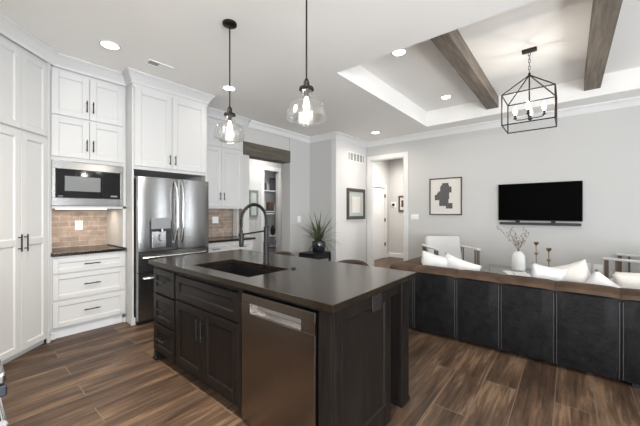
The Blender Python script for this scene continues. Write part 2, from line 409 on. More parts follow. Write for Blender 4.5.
# ------------------------------------------------------------------ cabinetry
def shaker(x0, x1, z0, z1, y, rail=.062, t=.02, rec=.011, mid=None, b=.0035):
    """front leaf between x0..x1, z0..z1, its face at y - t"""
    bm = nb(); f = y - t
    box(bm, x0, x1, f + rec, y, z0, z1)
    box(bm, x0, x0 + rail, f, f + rec + .001, z0, z1, b); box(bm, x1 - rail, x1, f, f + rec + .001, z0, z1, b)
    box(bm, x0 + rail, x1 - rail, f, f + rec + .001, z0, z0 + rail, b); box(bm, x0 + rail, x1 - rail, f, f + rec + .001, z1 - rail, z1, b)
    c = .009; i0, i1, k0, k1 = x0 + rail - .001, x1 - rail + .001, z0 + rail - .001, z1 - rail + .001
    spans = [(k0, mid - rail / 2 + .001), (mid + rail / 2 - .001, k1)] if mid else [(k0, k1)]
    for q0, q1 in spans:
        A = [bm.verts.new(v) for v in ((i0, f + .0025, q0), (i1, f + .0025, q0), (i1, f + .0025, q1), (i0, f + .0025, q1))]
        B = [bm.verts.new(v) for v in ((i0 + c, f + rec - .0004, q0 + c), (i1 - c, f + rec - .0004, q0 + c), (i1 - c, f + rec - .0004, q1 - c), (i0 + c, f + rec - .0004, q1 - c))]
        for n_ in range(4): bm.faces.new((A[n_], A[(n_ + 1) % 4], B[(n_ + 1) % 4], B[n_]))
    if mid: box(bm, x0 + rail, x1 - rail, f, f + rec + .001, mid - rail / 2, mid + rail / 2, b)
    return bm
def pull(x, z, y, L=.13, vert=True, r=.0055, off=.032):
    bm = nb()
    if vert:
        tube(bm, [(x, y - off, z - L / 2), (x, y - off, z + L / 2)], r)
        for s in (-1, 1): tube(bm, [(x, y + .001, z + s * L * .33), (x, y - off, z + s * L * .33)], r * .9)
    else:
        tube(bm, [(x - L / 2, y - off, z), (x + L / 2, y - off, z)], r)
        for s in (-1, 1): tube(bm, [(x + s * L * .33, y + .001, z), (x + s * L * .33, y - off, z)], r * .9)
    return bm
def leaf(par, name, x0, x1, z0, z1, y, m='cab', h=None, rail=.062, mid=None, L=.13, r=.0055):
    o = obj(name, shaker(x0, x1, z0, z1, y, rail, mid=mid), m, par)
    if h: obj('handle', pull(h[0], h[1], y - .02, L, h[2], r), 'black', o, True)
    return o
def crown_run(path):
    bm = nb(); sweep(bm, path, [(-.005, 2.915), (.010, 2.915), (.013, 2.94), (.022, 2.955), (.040, 2.985), (.062, 3.018), (.068, 3.024), (.075, 3.03), (.075, 3.049), (-.005, 3.049)])
    return struct('trim_8', bm, 'cab', smooth=True)
crown_run([(.10, 3.6517), (.678, 4.23), (1.361, 4.23), (1.361, 4.03), (2.337, 4.03), (2.337, 4.53), (3.331, 4.53), (3.331, 4.578)])
G = .0025
# pantry across the corner
s45 = math.sqrt(.5)
p0 = .14
pan = thing('pantry_cabinet', 'tall white corner pantry cabinet set diagonally left of the microwave', 'cabinet', (p0 * s45, 3.58 + p0 * s45, 0), PI / 4)
PW = .895 - p0
bm = nb(); box(bm, 0, PW, .0, .40, .055, 2.95); box(bm, .02, PW - .02, .03, .40, 0, .055)
box(bm, PW - .03, PW, -.022, .0, .0, 2.95, .003)
obj('body', bm, 'cab', pan)
sm = .55 - p0
a0, a1 = .05, PW - .033
leaf(pan, 'door', a0, sm - G, .058, 2.12, 0, h=(sm - .032, 1.077, True), mid=1.08, L=.16)
leaf(pan, 'door', sm + G, a1, .058, 2.12, 0, h=(sm + .032, 1.077, True), mid=1.08, L=.16)
leaf(pan, 'door', a0, sm - G, 2.145, 2.885, 0); leaf(pan, 'door', sm + G, a1, 2.145, 2.885, 0)

# microwave tower
mw = thing('upper_cabinet', 'white four-door upper cabinet above the built-in microwave', 'cabinet', (.645, 4.25, 0))
TW = .715
bm = nb()
box(bm, 0, TW, 0, .62, 1.925, 2.92); box(bm, 0, .018, 0, .62, .93, 1.925); box(bm, TW - .03, TW, 0, .62, .93, 1.925); box(bm, .0, TW, 0, .62, 1.405, 1.432)
obj('body', bm, 'cab', mw)
ms = .345
for z0, z1, hz in ((2.415, 2.885, 2.555), (1.965, 2.395, 2.112)):
    leaf(mw, 'door', .012, ms - G, z0, z1, 0, h=(ms - .03, hz, True)); leaf(mw, 'door', ms + G, TW - .03, z0, z1, 0, h=(ms + .03, hz, True))
# microwave
bm = nb(); box(bm, .1, .6, .30, .33, 1.395, 1.404); obj('light_strip', bm, 'led', mw, label='warm lit strip under the microwave shelf')
l = bpy.data.lights.new('niche_lamp', 'AREA'); l.shape = 'RECTANGLE'; l.size = .5; l.size_y = .03; l.energy = 2.3; l.color = (1, .86, .68)
lo = bpy.data.objects.new('niche_lamp', l); C.objects.link(lo); lo.parent = mw; lo.location = (.35, .315, 1.39)
mc = thing('microwave', 'stainless built-in microwave with black glass door in the white tower', 'microwave', (.662, 4.25, 1.434))
MWW = .668
bm = nb(); box(bm, 0, MWW, -.02, .0, 0, .085, .003); box(bm, 0, MWW, -.02, .0, .40, .485, .003); box(bm, 0, .03, -.02, 0, .085, .40, .002); box(bm, MWW - .034, MWW, -.02, 0, .085, .40, .002)
obj('trim_frame', bm, 'steel', mc)
bm = nb(); box(bm, .005, MWW - .005, .001, .45, .004, .48); obj('casing', bm, 'steel_dark', mc)
dr = nb(); box(dr, .031, .445, -.026, 0, .088, .397, .004); dr = obj('door', dr, 'glassdark', mc)
bm = nb(); box(bm, .105, .43, -.0285, -.024, .16, .325, .002); obj('window', bm, 'glassgrey', dr)
cp = nb(); box(cp, .447, MWW - .036, -.026, 0, .088, .397, .004); cp = obj('control_panel', cp, 'glassdark', mc)
bm = nb(); box(bm, .53, .60, -.028, -.025, .108, .125); obj('button_strip', bm, 'display', cp)
bm = nb(); box(bm, .05, .09, -.0275, -.025, .1, .108); obj('logo_badge', bm, 'display', dr)
# drawer base
db = thing('drawer_cabinet', 'white three-drawer base cabinet under the brick niche', 'cabinet', (.645, 4.25, 0))
bm = nb(); box(bm, 0, TW, 0, .62, .10, .885); obj('body', bm, 'cab', db)
bm = nb(); box(bm, .015, TW - .03, .02, .3, 0, .10); obj('toe_kick', bm, 'kick', db)
bm = nb(); box(bm, -.0, .05, -.005, .02, 0, .06, .003); obj('foot', bm, 'cab', db); bm = nb(); box(bm, TW - .03, TW, -.005, .02, 0, .06, .003); obj('foot', bm, 'cab', db)
for z0, z1 in ((.70, .862), (.415, .685), (.12, .395)):
    leaf(db, 'drawer', .022, TW - .015, z0, z1, 0, h=(.365, (z0 + z1) / 2 + (.0 if z1 > .8 else .005), False), rail=.05, L=.155)
bm = nb(); box(bm, .664, 1.36, 4.215, 4.868, .887, .92, .003); o = obj('countertop', bm, 'counter')
tag(o, 'short black counter slab in the brick niche under the microwave', 'countertop')
# fridge enclosure
fe = thing('fridge_surround', 'white cabinet surround with two doors over the refrigerator', 'cabinet', (1.363, 4.05, 0))
EW = .972
bm = nb(); box(bm, 0, .02, 0, .80, 0, 2.92, .002); box(bm, EW - .02, EW, 0, .80, 0, 2.92, .002); box(bm, .02, EW - .02, .0, .80, 1.885, 2.92)
box(bm, 0, EW, -.018, .0, 2.87, 2.92)
obj('body', bm, 'cab', fe)
bm = nb(); box(bm, -.012, .034, -.014, .012, 0, .09, .003); obj('plinth_block', bm, 'cab', fe)
em = .467
leaf(fe, 'door', .024, em - G, 1.925, 2.875, 0, h=(em - .035, 2.04, True), rail=.07); leaf(fe, 'door', em + G, EW - .024, 1.925, 2.875, 0, h=(em + .035, 2.04, True), rail=.07)
# right upper cabinet
ur = thing('upper_cabinet', 'white upper cabinet right of the refrigerator beside the header beam', 'cabinet', (2.337, 4.55, 0))
UW = .992
bm = nb(); box(bm, 0, UW, 0, .32, 1.42, 2.92, .002); box(bm, 0, UW, -.02, .0, 1.42, 1.445); obj('body', bm, 'cab', ur)
us = .545
leaf(ur, 'door', .09, us - G, 1.45, 2.44, 0, h=(us - .035, 1.625, True)); leaf(ur, 'door', us + G, UW - .025, 1.45, 2.44, 0, h=(us + .035, 1.625, True))
leaf(ur, 'door', .09, us - G, 2.46, 2.885, 0); leaf(ur, 'door', us + G, UW - .025, 2.46, 2.885, 0)
# right base
br_ = thing('base_cabinet', 'white base cabinet right of the refrigerator under the black counter', 'cabinet', (2.337, 4.25, 0))
BW = .985
bm = nb(); box(bm, 0, BW, 0, .61, .10, .885); box(bm, .01, BW - .01, .05, .6, 0, .1); obj('body', bm, 'cab', br_)
leaf(br_, 'drawer', .02, .485, .70, .862, 0, h=(.25, .785, False), rail=.05); leaf(br_, 'drawer', .49, BW - .015, .70, .862, 0, h=(.745, .785, False), rail=.05)
leaf(br_, 'door', .02, .485, .12, .685, 0, h=(.45, .6, True)); leaf(br_, 'door', .49, BW - .015, .12, .685, 0, h=(.525, .6, True))
bm = nb(); box(bm, 2.337, 3.35, 4.215, 4.575, .887, .92, .003); box(bm, 2.337, 3.331, 4.56, 4.866, .887, .92); o = obj('countertop', bm, 'counter')
tag(o, 'black counter slab right of the refrigerator against the brick backsplash', 'countertop')

# outlets and switches
def plate(name, label, loc, rz, w, h, kind, n=1):
    t = thing(name, label, 'outlet' if kind == 'o' else 'switch', loc, rz)
    bm = nb(); box(bm, -w / 2, w / 2, -.007, 0, -h / 2, h / 2, .002); obj('cover_plate', bm, 'plate', t)
    for i in range(n):
        cx = (i - (n - 1) / 2) * .046
        bm = nb(); box(bm, cx - .016, cx + .016, -.010, -.006, -.033, .033, .002); obj('socket' if kind == 'o' else 'rocker', bm, 'plate', t)
    return t
plate('wall_outlet', 'white outlet plate on the brick in the microwave niche', (1.025, 4.868, 1.193), 0, .078, .118, 'o')
plate('wall_outlet', 'white double outlet plate on the brick right of the refrigerator', (2.97, 4.868, 1.22), 0, .12, .118, 'o', 2)
plate('light_switch', 'white four-gang switch plate on the wall under the stepped block print', (XR, 2.60, 1.25), -PI / 2, .17, .115, 's', 3)
plate('wall_outlet', 'white wall outlet below the television, left of the pair', (XR, -.216, .485), -PI / 2, .10, .13, 'o', 2)
plate('wall_outlet', 'white wall outlet below the television, right of the pair', (XR, -.352, .478), -PI / 2, .11, .13, 'o', 2)
plate('light_switch', 'white switch plate on the wall between the header opening and the potted plant', (4.83, YB, 1.20), 0, .10, .14, 's', 2)

# ------------------------------------------------------------------ refrigerator
fr = thing('refrigerator', 'stainless french-door refrigerator with ice dispenser in the white surround', 'refrigerator', (1.394, 3.94, 0))
FW = .906
bm = nb(); box(bm, .005, FW - .005, .085, .80, .02, 1.775, .004); obj('body', bm, 'steel_dark', fr)
bm = nb(); box(bm, .03, FW - .03, .06, .3, 0, .06); obj('toe_grille', bm, 'blackplastic', fr)
def curved_front(x0, x1, z0, z1, bulge=.014, t=.078, n=10):
    bm = nb(); rows = []
    for z in (z0, z1):
        f = [bm.verts.new((x0 + (x1 - x0) * i / n, -bulge * (1 - (2 * i / n - 1) ** 2) + (.004 if i in (0, n) else 0), z)) for i in range(n + 1)]
        b = [bm.verts.new((x1, t, z)), bm.verts.new((x0, t, z))]
        rows.append(f + b)
    k = len(rows[0])
    for i in range(k): bm.faces.new((rows[0][i], rows[0][(i + 1) % k], rows[1][(i + 1) % k], rows[1][i]))
    bm.faces.new(rows[0][::-1]); bm.faces.new(rows[1])
    return bm
FM = .468
dl = obj('door', curved_front(0, FM - .003, .885, 1.79), 'steel', fr, True)
drr = obj('door', curved_front(FM + .003, FW, .885, 1.79), 'steel', fr, True)
def arc_handle(x, dx):
    pts = []
    for i in range(13):
        t = i / 12; z = .97 + t * .785
        pts.append((x + dx * math.sin(PI * t), -.02 - .052 * min(1, math.sin(PI * t) * 1.8), z))
    bm = nb(); tube(bm, pts, .013, 10); return bm
obj('handle', arc_handle(FM - .045, .008), 'chrome', dl, True); obj('handle', arc_handle(FM + .045, -.008), 'chrome', drr, True)
# dispenser in the left door
dx0, dx1 = .115, .385
bm = nb(); box(bm, dx0, dx1, -.019, .0, .915, 1.255, .004); ds = obj('dispenser', bm, 'blackplastic', fr)
bm = nb(); box(bm, dx0 + .02, dx1 - .02, -.0275, -.018, 1.155, 1.290, .004); obj('control_panel', bm, 'display', ds)
bm = nb(); box(bm, dx0 + .03, dx1 - .075, -.022, -.018, .92, 1.125, .003); obj('recess', bm, 'steel', ds)
bm = nb(); tube(bm, [(.25, -.05, 1.155), (.25, -.05, 1.115)], .02, 10); obj('nozzle', bm, 'steel', ds, True)
bm = nb(); box(bm, .22, .232, -.03, -.02, 1.01, 1.09, .002); box(bm, .22, .255, -.03, -.02, 1.005, 1.018, .002); obj('paddle', bm, 'blackplastic', ds)
bm = nb(); box(bm, FW - .075, FW - .03, -.006, .0, 1.735, 1.75, .001); obj('badge', bm, 'display', fr)
def hbar(z):
    pts = [(.05 + .80 * i / 14, -.018 - .045 * min(1, math.sin(PI * i / 14) * 2.2), z) for i in range(15)]
    bm = nb(); tube(bm, pts, .014, 10); return bm
for z0, z1, hz in ((.635, .877, .815), (.06, .627, .565)):
    d_ = obj('freezer_drawer', curved_front(0, FW, z0, z1), 'steel', fr, True); obj('handle', hbar(hz), 'chrome', d_, True)

# ------------------------------------------------------------------ island
IX = 1.20
isl = thing('kitchen_island', 'espresso wood kitchen island with drawers, sink doors and corner legs', 'island', (IX, 2.985, 0), -PI / 2)
# local x = 2.985 - y ; local y = x - 1.20 (front faces -y)
IL = 2.985 - .90
DWa, DWb = 2.985 - 1.625, 2.985 - .999
bm = nb()
box(bm, 0, .49, 0, .60, .085, .88); box(bm, 1.335, DWa, 0, .60, .085, .88); box(bm, .49, 1.335, 0, .05, .085, .88); box(bm, .49, 1.335, .53, .60, .085, .88); box(bm, .49, 1.335, .05, .53, .085, .66); box(bm, DWb, IL - .02, 0, .60, .0, .88); box(bm, DWa, DWb, .58, .60, .0, .88); box(bm, DWa, DWb, .0, .58, .862, .88)
obj('body', bm, 'island', isl)
bm = nb(); box(bm, .07, DWa, .07, .55, 0, .085); obj('toe_kick', bm, 'blackplastic', isl)
for x in (0,):
    bm = nb(); box(bm, x, x + .05, -.012, .07, 0, .088, .004); box(bm, x - .012, x + .06, -.02, .07, 0, .022, .003); obj('foot', bm, 'island', isl)
bm = nb(); box(bm, DWa - .045, DWa - .012, -.018, 0, .085, .88, .002); obj('face_stile', bm, 'island', isl); bm = nb(); box(bm, DWb + .014, IL - .002, -.018, .0, 0, .88, .002); obj('face_stile', bm, 'island', isl)
bm = nb(); box(bm, -.002, DWa - .02, -.012, 0, .856, .88); obj('top_rail', bm, 'island_h', isl)
D0, D1 = .012, .412
for z0, z1 in ((.632, .852), (.365, .615), (.098, .348)):
    leaf(isl, 'drawer', D0, D1, z0, z1, 0, 'island_h', h=((D0 + D1) / 2, (z0 + z1) / 2 + .01, False), rail=.055, L=.16)
DA, DM, DB = .445, .872, 1.315
leaf(isl, 'false_front', DA, DB, .645, .838, 0, 'island_h', rail=.055)
leaf(isl, 'door', DA, DM - G, .108, .628, 0, 'island', h=(DM - .03, .49, True), L=.155); leaf(isl, 'door', DM + G, DB, .108, .628, 0, 'island', h=(DM + .03, .49, True), L=.155)
# end panel (faces world -y = local +x)
bm = nb()
x0, x1 = IL - .02, IL
y0, y1 = .0, .62
box(bm, x0, x1 - .012, y0, y1, 0, .88)
for (a, b, c, d) in ((y0, y0 + .075, 0, .88), (y1 - .075, y1, 0, .88), (y0 + .075, y1 - .075, .0, .135), (y0 + .075, y1 - .075, .795, .88)):
    box(bm, x1 - .013, x1, a, b, c, d, .003)
A = [bm.verts.new((x1 - .002, a, b)) for a, b in ((y0 + .074, .134), (y1 - .074, .134), (y1 - .074, .796), (y0 + .074, .796))]
B = [bm.verts.new((x1 - .0124, a, b)) for a, b in ((y0 + .085, .145), (y1 - .085, .145), (y1 - .085, .785), (y0 + .085, .785))]
for n_ in range(4): bm.faces.new((A[n_], A[(n_ + 1) % 4], B[(n_ + 1) % 4], B[n_]))
obj('end_panel', bm, 'island', isl)
for yy in (IL - .12, .0):
    bm = nb(); box(bm, yy, yy + .12, .79, .91, 0.012, .88, .004); box(bm, yy - .006, yy + .126, .784, .916, 0.0, .03, .003); obj('leg', bm, 'island', isl)
bm = nb(); box(bm, IL - .10, IL - .02, .62, .79, .80, .88, .003); obj('apron', bm, 'island_h', isl); bm = nb(); box(bm, .02, .10, .62, .79, .80, .88, .003); obj('apron', bm, 'island_h', isl)
ol = nb(); box(ol, IL, IL + .006, .375, .485, .772, .868, .002); ol = obj('power_outlet', ol, 'outlet_dark', isl, label='dark outlet plate in the end panel')
bm = nb(); box(bm, IL + .005, IL + .008, .39, .425, .79, .85, .001); box(bm, IL + .005, IL + .008, .435, .47, .79, .85, .001); obj('socket', bm, 'blackplastic', ol)
# countertop with sink cut-out
CX0, CX1, CY0, CY1 = 1.158, 2.185, .872, 3.035
SX0, SX1, SY0, SY1 = 1.285, 1.675, 1.69, 2.452
bm = nb()
def slab_with_hole(bm, ox, oy, hx, hy, z0, z1):
    O = [(ox[0], oy[0]), (ox[1], oy[0]), (ox[1], oy[1]), (ox[0], oy[1])]; Hh = [(hx[0], hy[0]), (hx[1], hy[0]), (hx[1], hy[1]), (hx[0], hy[1])]
    V = {}
    for z in (z0, z1):
        V[z] = ([bm.verts.new((*p, z)) for p in O], [bm.verts.new((*p, z)) for p in Hh])
    for i in range(4):
        j = (i + 1) % 4
        for z in (z0, z1): bm.faces.new((V[z][0][i], V[z][0][j], V[z][1][j], V[z][1][i]))
        for q in (0, 1): bm.faces.new((V[z0][q][i], V[z0][q][j], V[z1][q][j], V[z1][q][i]))
    bmesh.ops.recalc_face_normals(bm, faces=bm.faces)
    es = [e for e in bm.edges if len(e.link_faces) == 2 and e.calc_face_angle(0) > .5]
    bmesh.ops.bevel(bm, geom=es, offset=.003, segments=2, profile=.5, affect='EDGES')
slab_with_hole(bm, (CX0, CX1), (CY0, CY1), (SX0, SX1), (SY0, SY1), .881, .92)
o = obj('island_countertop', bm, 'counter'); tag(o, 'long black stone countertop on the island with a sink cut-out', 'countertop')
# sink
bm = nb(); t = .012; e = .008; zb = .70
X0, X1, Y0, Y1 = SX0 - e, SX1 + e, SY0 - e, SY1 + e
prof = [((X0, Y0, X1, Y1), .8795), ((X0 + .004, Y0 + .004, X1 - .004, Y1 - .004), .86), ((X0 + .012, Y0 + .012, X1 - .012, Y1 - .012), zb + .03), ((X0 + .045, Y0 + .045, X1 - .045, Y1 - .045), zb)]
rows = []
for (a, b, c, d), z in prof: rows.append([bm.verts.new(p) for p in ((a, b, z), (c, b, z), (c, d, z), (a, d, z))])
for a, b in zip(rows, rows[1:]):
    for i in range(4): bm.faces.new((a[i], a[(i + 1) % 4], b[(i + 1) % 4], b[i]))
bm.faces.new(rows[-1])
o = obj('basin', bm, 'sink')
sk = thing('kitchen_sink', 'black undermount sink basin set in the island countertop', 'sink', (0, 0, 0)); o.parent = sk
so = o.modifiers.new('thick', 'SOLIDIFY'); so.thickness = .006; so.offset = 1
bm = nb(); lathe(bm, [(0, zb + .004), (.03, zb + .004), (.045, zb + .007), (.047, zb + .001)], 1.48, 2.07, 0, 20); obj('drain', bm, 'steel_dark', sk, True)
# faucet
fx, fy = 1.715, 2.015
fc = thing('kitchen_faucet', 'black spring pull-down faucet arching over the island sink', 'faucet', (fx, fy, .92), 0)
bm = nb(); lathe(bm, [(0, 0), (.030, 0), (.030, .008), (.025, .014), (.025, .185), (.021, .19), (.021, .315), (.015, .32), (0, .32)], n=20); obj('post', bm, 'black', fc, True)
arc = [(0, 0, .30), (0, 0, .36)]
R_ = .128
for i in range(0, 13):
    a = PI * i / 12; arc.append((-R_ + R_ * math.cos(a), 0, .372 + R_ * 1.06 * math.sin(a)))
arc.append((-2 * R_, 0, .30))
bm = nb(); tube(bm, arc, .0085, 10); hs = obj('hose', bm, 'black', fc, True)
# spring coil round the hose
from bisect import bisect
P = [Vector(p) for p in arc]; cum = [0]
for a, b in zip(P, P[1:]): cum.append(cum[-1] + (b - a).length)
def onarc(s):
    i = min(len(P) - 2, max(0, bisect(cum, s) - 1)); t = (s - cum[i]) / (cum[i + 1] - cum[i]); d = (P[i + 1] - P[i]).normalized(); return P[i].lerp(P[i + 1], t), d
pts = []; turns = 44; NS = turns * 8
for k in range(NS + 1):
    s = cum[-1] * (.02 + .94 * k / NS); p, d = onarc(s); u = Vector((0, 1, 0)); w = d.cross(u)
    a = 2 * PI * k / 8; pts.append(p + (u * math.cos(a) + w * math.sin(a)) * .0125)
bm = nb(); tube(bm, pts, .0028, 5); obj('spring', bm, 'black', fc, True)
bm = nb(); lathe(bm, [(0, .17), (.016, .17), (.019, .18), (.019, .25), (.014, .262), (.012, .305), (0, .305)], -2 * R_, 0, 0, 16); obj('spray_head', bm, 'black', fc, True)
bm = nb(); tube(bm, [(0, 0, .285), (-2 * R_ + .0, 0, .265)], .007, 8); lathe(bm, [(.019, .255), (.024, .255), (.024, .275), (.019, .275)], -2 * R_, 0, 0, 16); obj('support_arm', bm, 'black', fc, True)
bm = nb(); tube(bm, [(.0, 0, .145), (.035, -.025, .148), (.062, -.045, .15)], .014, 10); tube(bm, [(.055, -.04, .15), (.065, -.047, .20)], .006, 8); obj('lever', bm, 'black', fc, True)
# air switch button
o = thing('air_switch', 'small round black button on the island countertop beside the sink', 'button', (1.70, 1.67, .92))
bm = nb(); lathe(bm, [(0, 0), (.022, 0), (.022, .006), (.014, .008), (0, .008)], n=18); obj('base_ring', bm, 'black', o, True)
bm = nb(); lathe(bm, [(0, .008), (.012, .008), (.011, .013), (0, .014)], n=18); obj('push_button', bm, 'black', o, True)
# dishwasher
dw = thing('dishwasher', 'stainless dishwasher with pocket handle in the island front', 'dishwasher', (IX, 1.621, 0), -PI / 2)
WW = .618
bm = nb(); box(bm, .004, WW - .004, .02, .57, .09, .855); obj('tub', bm, 'blackplastic', dw)
bm = nb(); box(bm, .02, WW - .02, .05, .5, 0.0, .09); obj('kick_plate', bm, 'blackplastic', dw)
bm = nb(); f = -.024
h0, h1, hz0, hz1 = .085, .52, .735, .795
box(bm, 0, WW, f, .018, .045, hz0, .002); box(bm, 0, WW, f, .018, hz1, .850, .002); box(bm, 0, h0, f, .018, hz0, hz1); box(bm, h1, WW, f, .018, hz0, hz1)
wd = obj('door', bm, 'steel_dw', dw)
bm = nb(); v = []
pr_ = [(f + .001, hz1), (f + .034, hz1 - .004), (f + .034, hz0 + .022), (f + .012, hz0 + .004), (f - .004, hz0 + .001), (f - .004, hz0 - .004)]
ra = [bm.verts.new((h0, y, z)) for y, z in pr_]; rb = [bm.verts.new((h1, y, z)) for y, z in pr_]
for i in range(len(pr_) - 1): bm.faces.new((ra[i], rb[i], rb[i + 1], ra[i + 1]))
obj('pocket_handle', bm, 'chrome', wd, True)

# ------------------------------------------------------------------ bar stools behind the island
def make_stool(label, loc, rz):
    t = thing('bar_stool', label, 'bar stool', loc, rz, 'stools behind the island')
    bm = nb(); box(bm, -.2, .2, -.19, .19, .59, .65, .025, 3); obj('seat', bm, 'stoolleather', t, True)
    bm = nb(); rows = []
    for i in range(13):
        a = math.radians(-62 + 124 * i / 12); r = .235
        x, y = r * math.sin(a) * .92, r * math.cos(a) - .01
        nx, ny = math.sin(a), math.cos(a); zt = .915 - .035 * abs(i / 6 - 1) ** 2.2
        ring = [(x - nx * .017, y - ny * .017, .70), (x + nx * .017, y + ny * .017, .70), (x + nx * .02, y + ny * .02, zt - .015), (x, y, zt), (x - nx * .017, y - ny * .017, zt - .015)]
        rows.append([bm.verts.new(p) for p in ring])
    for a, b in zip(rows, rows[1:]):
        for k in range(5): bm.faces.new((a[k], a[(k + 1) % 5], b[(k + 1) % 5], b[k]))
    bm.faces.new(rows[0]); bm.faces.new(rows[-1][::-1]); obj('backrest', bm, 'stoolleather', t, True)
    for sx in (-1, 1):
        for sy in (-1, 1):
            bm = nb(); tube(bm, [(sx * .17, sy * .16, .60), (sx * .2, sy * .19, 0)], .014, 8); obj('leg', bm, 'black', t, True)
        bm = nb(); tube(bm, [(sx * .13, .165, .63), (sx * .14, .19, .72)], .01, 8); obj('back_post', bm, 'black', t, True)
    bm = nb(); fr_ = .195
    for a, b in (((-fr_, -fr_ + .01), (fr_, -fr_ + .01)), ((fr_, -fr_ + .01), (fr_, fr_ - .01)), ((fr_, fr_ - .01), (-fr_, fr_ - .01)), ((-fr_, fr_ - .01), (-fr_, -fr_ + .01))):
        tube(bm, [(a[0] * .96, a[1] * .96, .2), (b[0] * .96, b[1] * .96, .2)], .008, 8)
    obj('footrest', bm, 'black', t, True)
    return t
st = make_stool('brown leather bar stool behind the island, nearer the leather sofa', (2.19, 1.54, 0), -PI / 2)
dup(st, (2.19, 2.47, 0), -PI / 2, 'brown leather bar stool behind the island, in line with the potted plant')

# ------------------------------------------------------------------ range at the far left edge
rg = thing('kitchen_range', 'stainless range cut off at the left edge of the photo', 'range', (.035, 1.18, 0), PI / 2)
bm = nb(); box(bm, 0, .76, 0, .62, .02, .90); obj('body', bm, 'steel_dark', rg)
bm = nb(); box(bm, 0, .76, -.055, .62, .902, .93, .006); obj('cooktop', bm, 'steel', rg)
bm = nb(); box(bm, .0, .76, -.058, -.0, .868, .90, .004); obj('control_panel', bm, 'pot', rg)
for k in range(5):
    bm = nb(); tube(bm, [(.06 + k * .16, -.02, .845), (.06 + k * .16, -.04, .838)], .02, 14); obj('knob', bm, 'steel', rg, True)
od = nb(); box(od, .005, .755, -.022, 0, .16, .81, .004); od = obj('oven_door', od, 'steel', rg)
bm = nb(); tube(bm, [(.04, -.05, .775), (.72, -.05, .775)], .012, 10)
for x in (.07, .69): tube(bm, [(x, -.05, .775), (x, -.02, .775)], .009, 8)
obj('handle', bm, 'chrome', od, True)
for k in range(3):
    bm = nb(); x = .03 + k * .24
    for q in range(4): box(bm, x + q * .07, x + q * .07 + .012, .03, .56, .93, .95)
    for yy in (.03, .29, .548): box(bm, x, x + .222, yy, yy + .012, .93, .95)
    obj('grate', bm, 'black', rg)
lb = thing('base_cabinet', 'white base cabinet between the range and the corner pantry', 'cabinet', (-.02, 1.945, 0), PI / 2)
bm = nb(); box(bm, 0, 1.35, 0, .60, .1, .885); box(bm, 0, 1.35, .06, .6, 0, .1); obj('body', bm, 'cab', lb)
for k in range(3): leaf(lb, 'door', .01 + k * .45, .45 + k * .45, .12, .865, 0, h=(.40 + k * .45, .78, True))
bm = nb(); box(bm, -.625, .0, 1.945, 3.30, .887, .92, .003); o = obj('countertop', bm, 'counter'); tag(o, 'black counter slab between the range and the corner pantry', 'countertop')

# ------------------------------------------------------------------ pendants, chandelier, recessed lights
def make_pendant(loc, label):
    t = thing('pendant_light', label, 'pendant lamp', loc, 0, 'glass pendants over the island')   # base at shade bottom
    top = CH - loc[2]
    bm = nb(); lathe(bm, [(0, top - .001), (.062, top - .001), (.062, top - .018), (.05, top - .026), (.012, top - .03), (0, top - .03)], n=28); obj('canopy', bm, 'bronze', t, True)
    bm = nb(); tube(bm, [(0, 0, top - .028), (0, 0, .322)], .006, 8); obj('rod', bm, 'bronze', t, True)
    bm = nb(); lathe(bm, [(0, .330), (.012, .330), (.016, .318), (.020, .314), (.022, .284), (.030, .276), (.049, .270), (.053, .254), (.049, .254), (.046, .262), (0, .264)], n=24); obj('cap', bm, 'bronze', t, True)
    bm = nb(); tube(bm, [(0, 0, .262), (0, 0, .205)], .016, 10); obj('socket', bm, 'bronze', t, True)
    prof = [(.042, .255), (.042, .200), (.050, .188), (.086, .172), (.112, .158), (.120, .146), (.129, .105), (.138, .066), (.139, .055), (.132, .045), (.085, .023), (.03, .006), (.0, .001)]
    bm = nb(); lathe(bm, prof, n=80, rib=.0006, ribn=20); obj('shade', bm, 'glass', t, True)
    bm = nb(); lathe(bm, [(0, .105), (.015, .108), (.024, .128), (.023, .15), (.015, .18), (.012, .205), (0, .205)], n=16); obj('bulb', bm, 'bulb', t, 'full')
    l = bpy.data.lights.new('pendant_lamp', 'POINT'); l.energy = 5; l.color = (1, .93, .84); l.shadow_soft_size = .012
    lo = bpy.data.objects.new('pendant_lamp', l); C.objects.link(lo); lo.parent = t; lo.location = (0, 0, .088)
    return t
make_pendant((1.566, 2.334, 1.972), 'clear glass pendant lamp hanging on the refrigerator side of the island')
make_pendant((1.566, 1.413, 1.964), 'clear glass pendant lamp hanging over the dishwasher side of the island')

ch = thing('lantern_chandelier', 'open bronze lantern chandelier with four candle bulbs in the tray ceiling', 'chandelier', (4.455, .372, 2.41))
hx, hy, H1 = .235, .255, .365
bm = nb(); top = TZ - 2.41
box(bm, -.035, .035, -.075, .075, top - .032, top - .001, .003); obj('canopy', bm, 'bronze', ch)
bm = nb()
for i in range(7):
    z = top - .035 - i * .042
    n = 10; pts = []
    for k in range(n + 1):
        a = 2 * PI * k / n
        u, w = .011 * math.cos(a), .024 * math.sin(a)
        pts.append((u, 0, z - .022 + w) if i % 2 else (0, u, z - .022 + w))
    tube(bm, pts, .0035, 5, cap=False)
obj('chain', bm, 'bronze', ch, True)
bm = nb(); r = .0075
cor = [(-hx, -hy), (hx, -hy), (hx, hy), (-hx, hy)]
for i in range(4):
    a, b = cor[i], cor[(i + 1) % 4]
    tube(bm, [(*a, H1), (*b, H1)], r, 6); tube(bm, [(*a, .0), (*b, .0)], r, 6); tube(bm, [(*a, 0), (*a, H1)], r, 6)
    tube(bm, [(*a, H1), (0, 0, .62)], r, 6)
tube(bm, [(0, 0, .60), (0, 0, .645)], .012, 8)
obj('cage', bm, 'bronze', ch, True)
bm = nb(); tube(bm, [(0, 0, .62), (0, 0, .10)], .008, 8); sphere(bm, (0, 0, .09), .018); obj('stem', bm, 'bronze', ch, True)
ba = .145
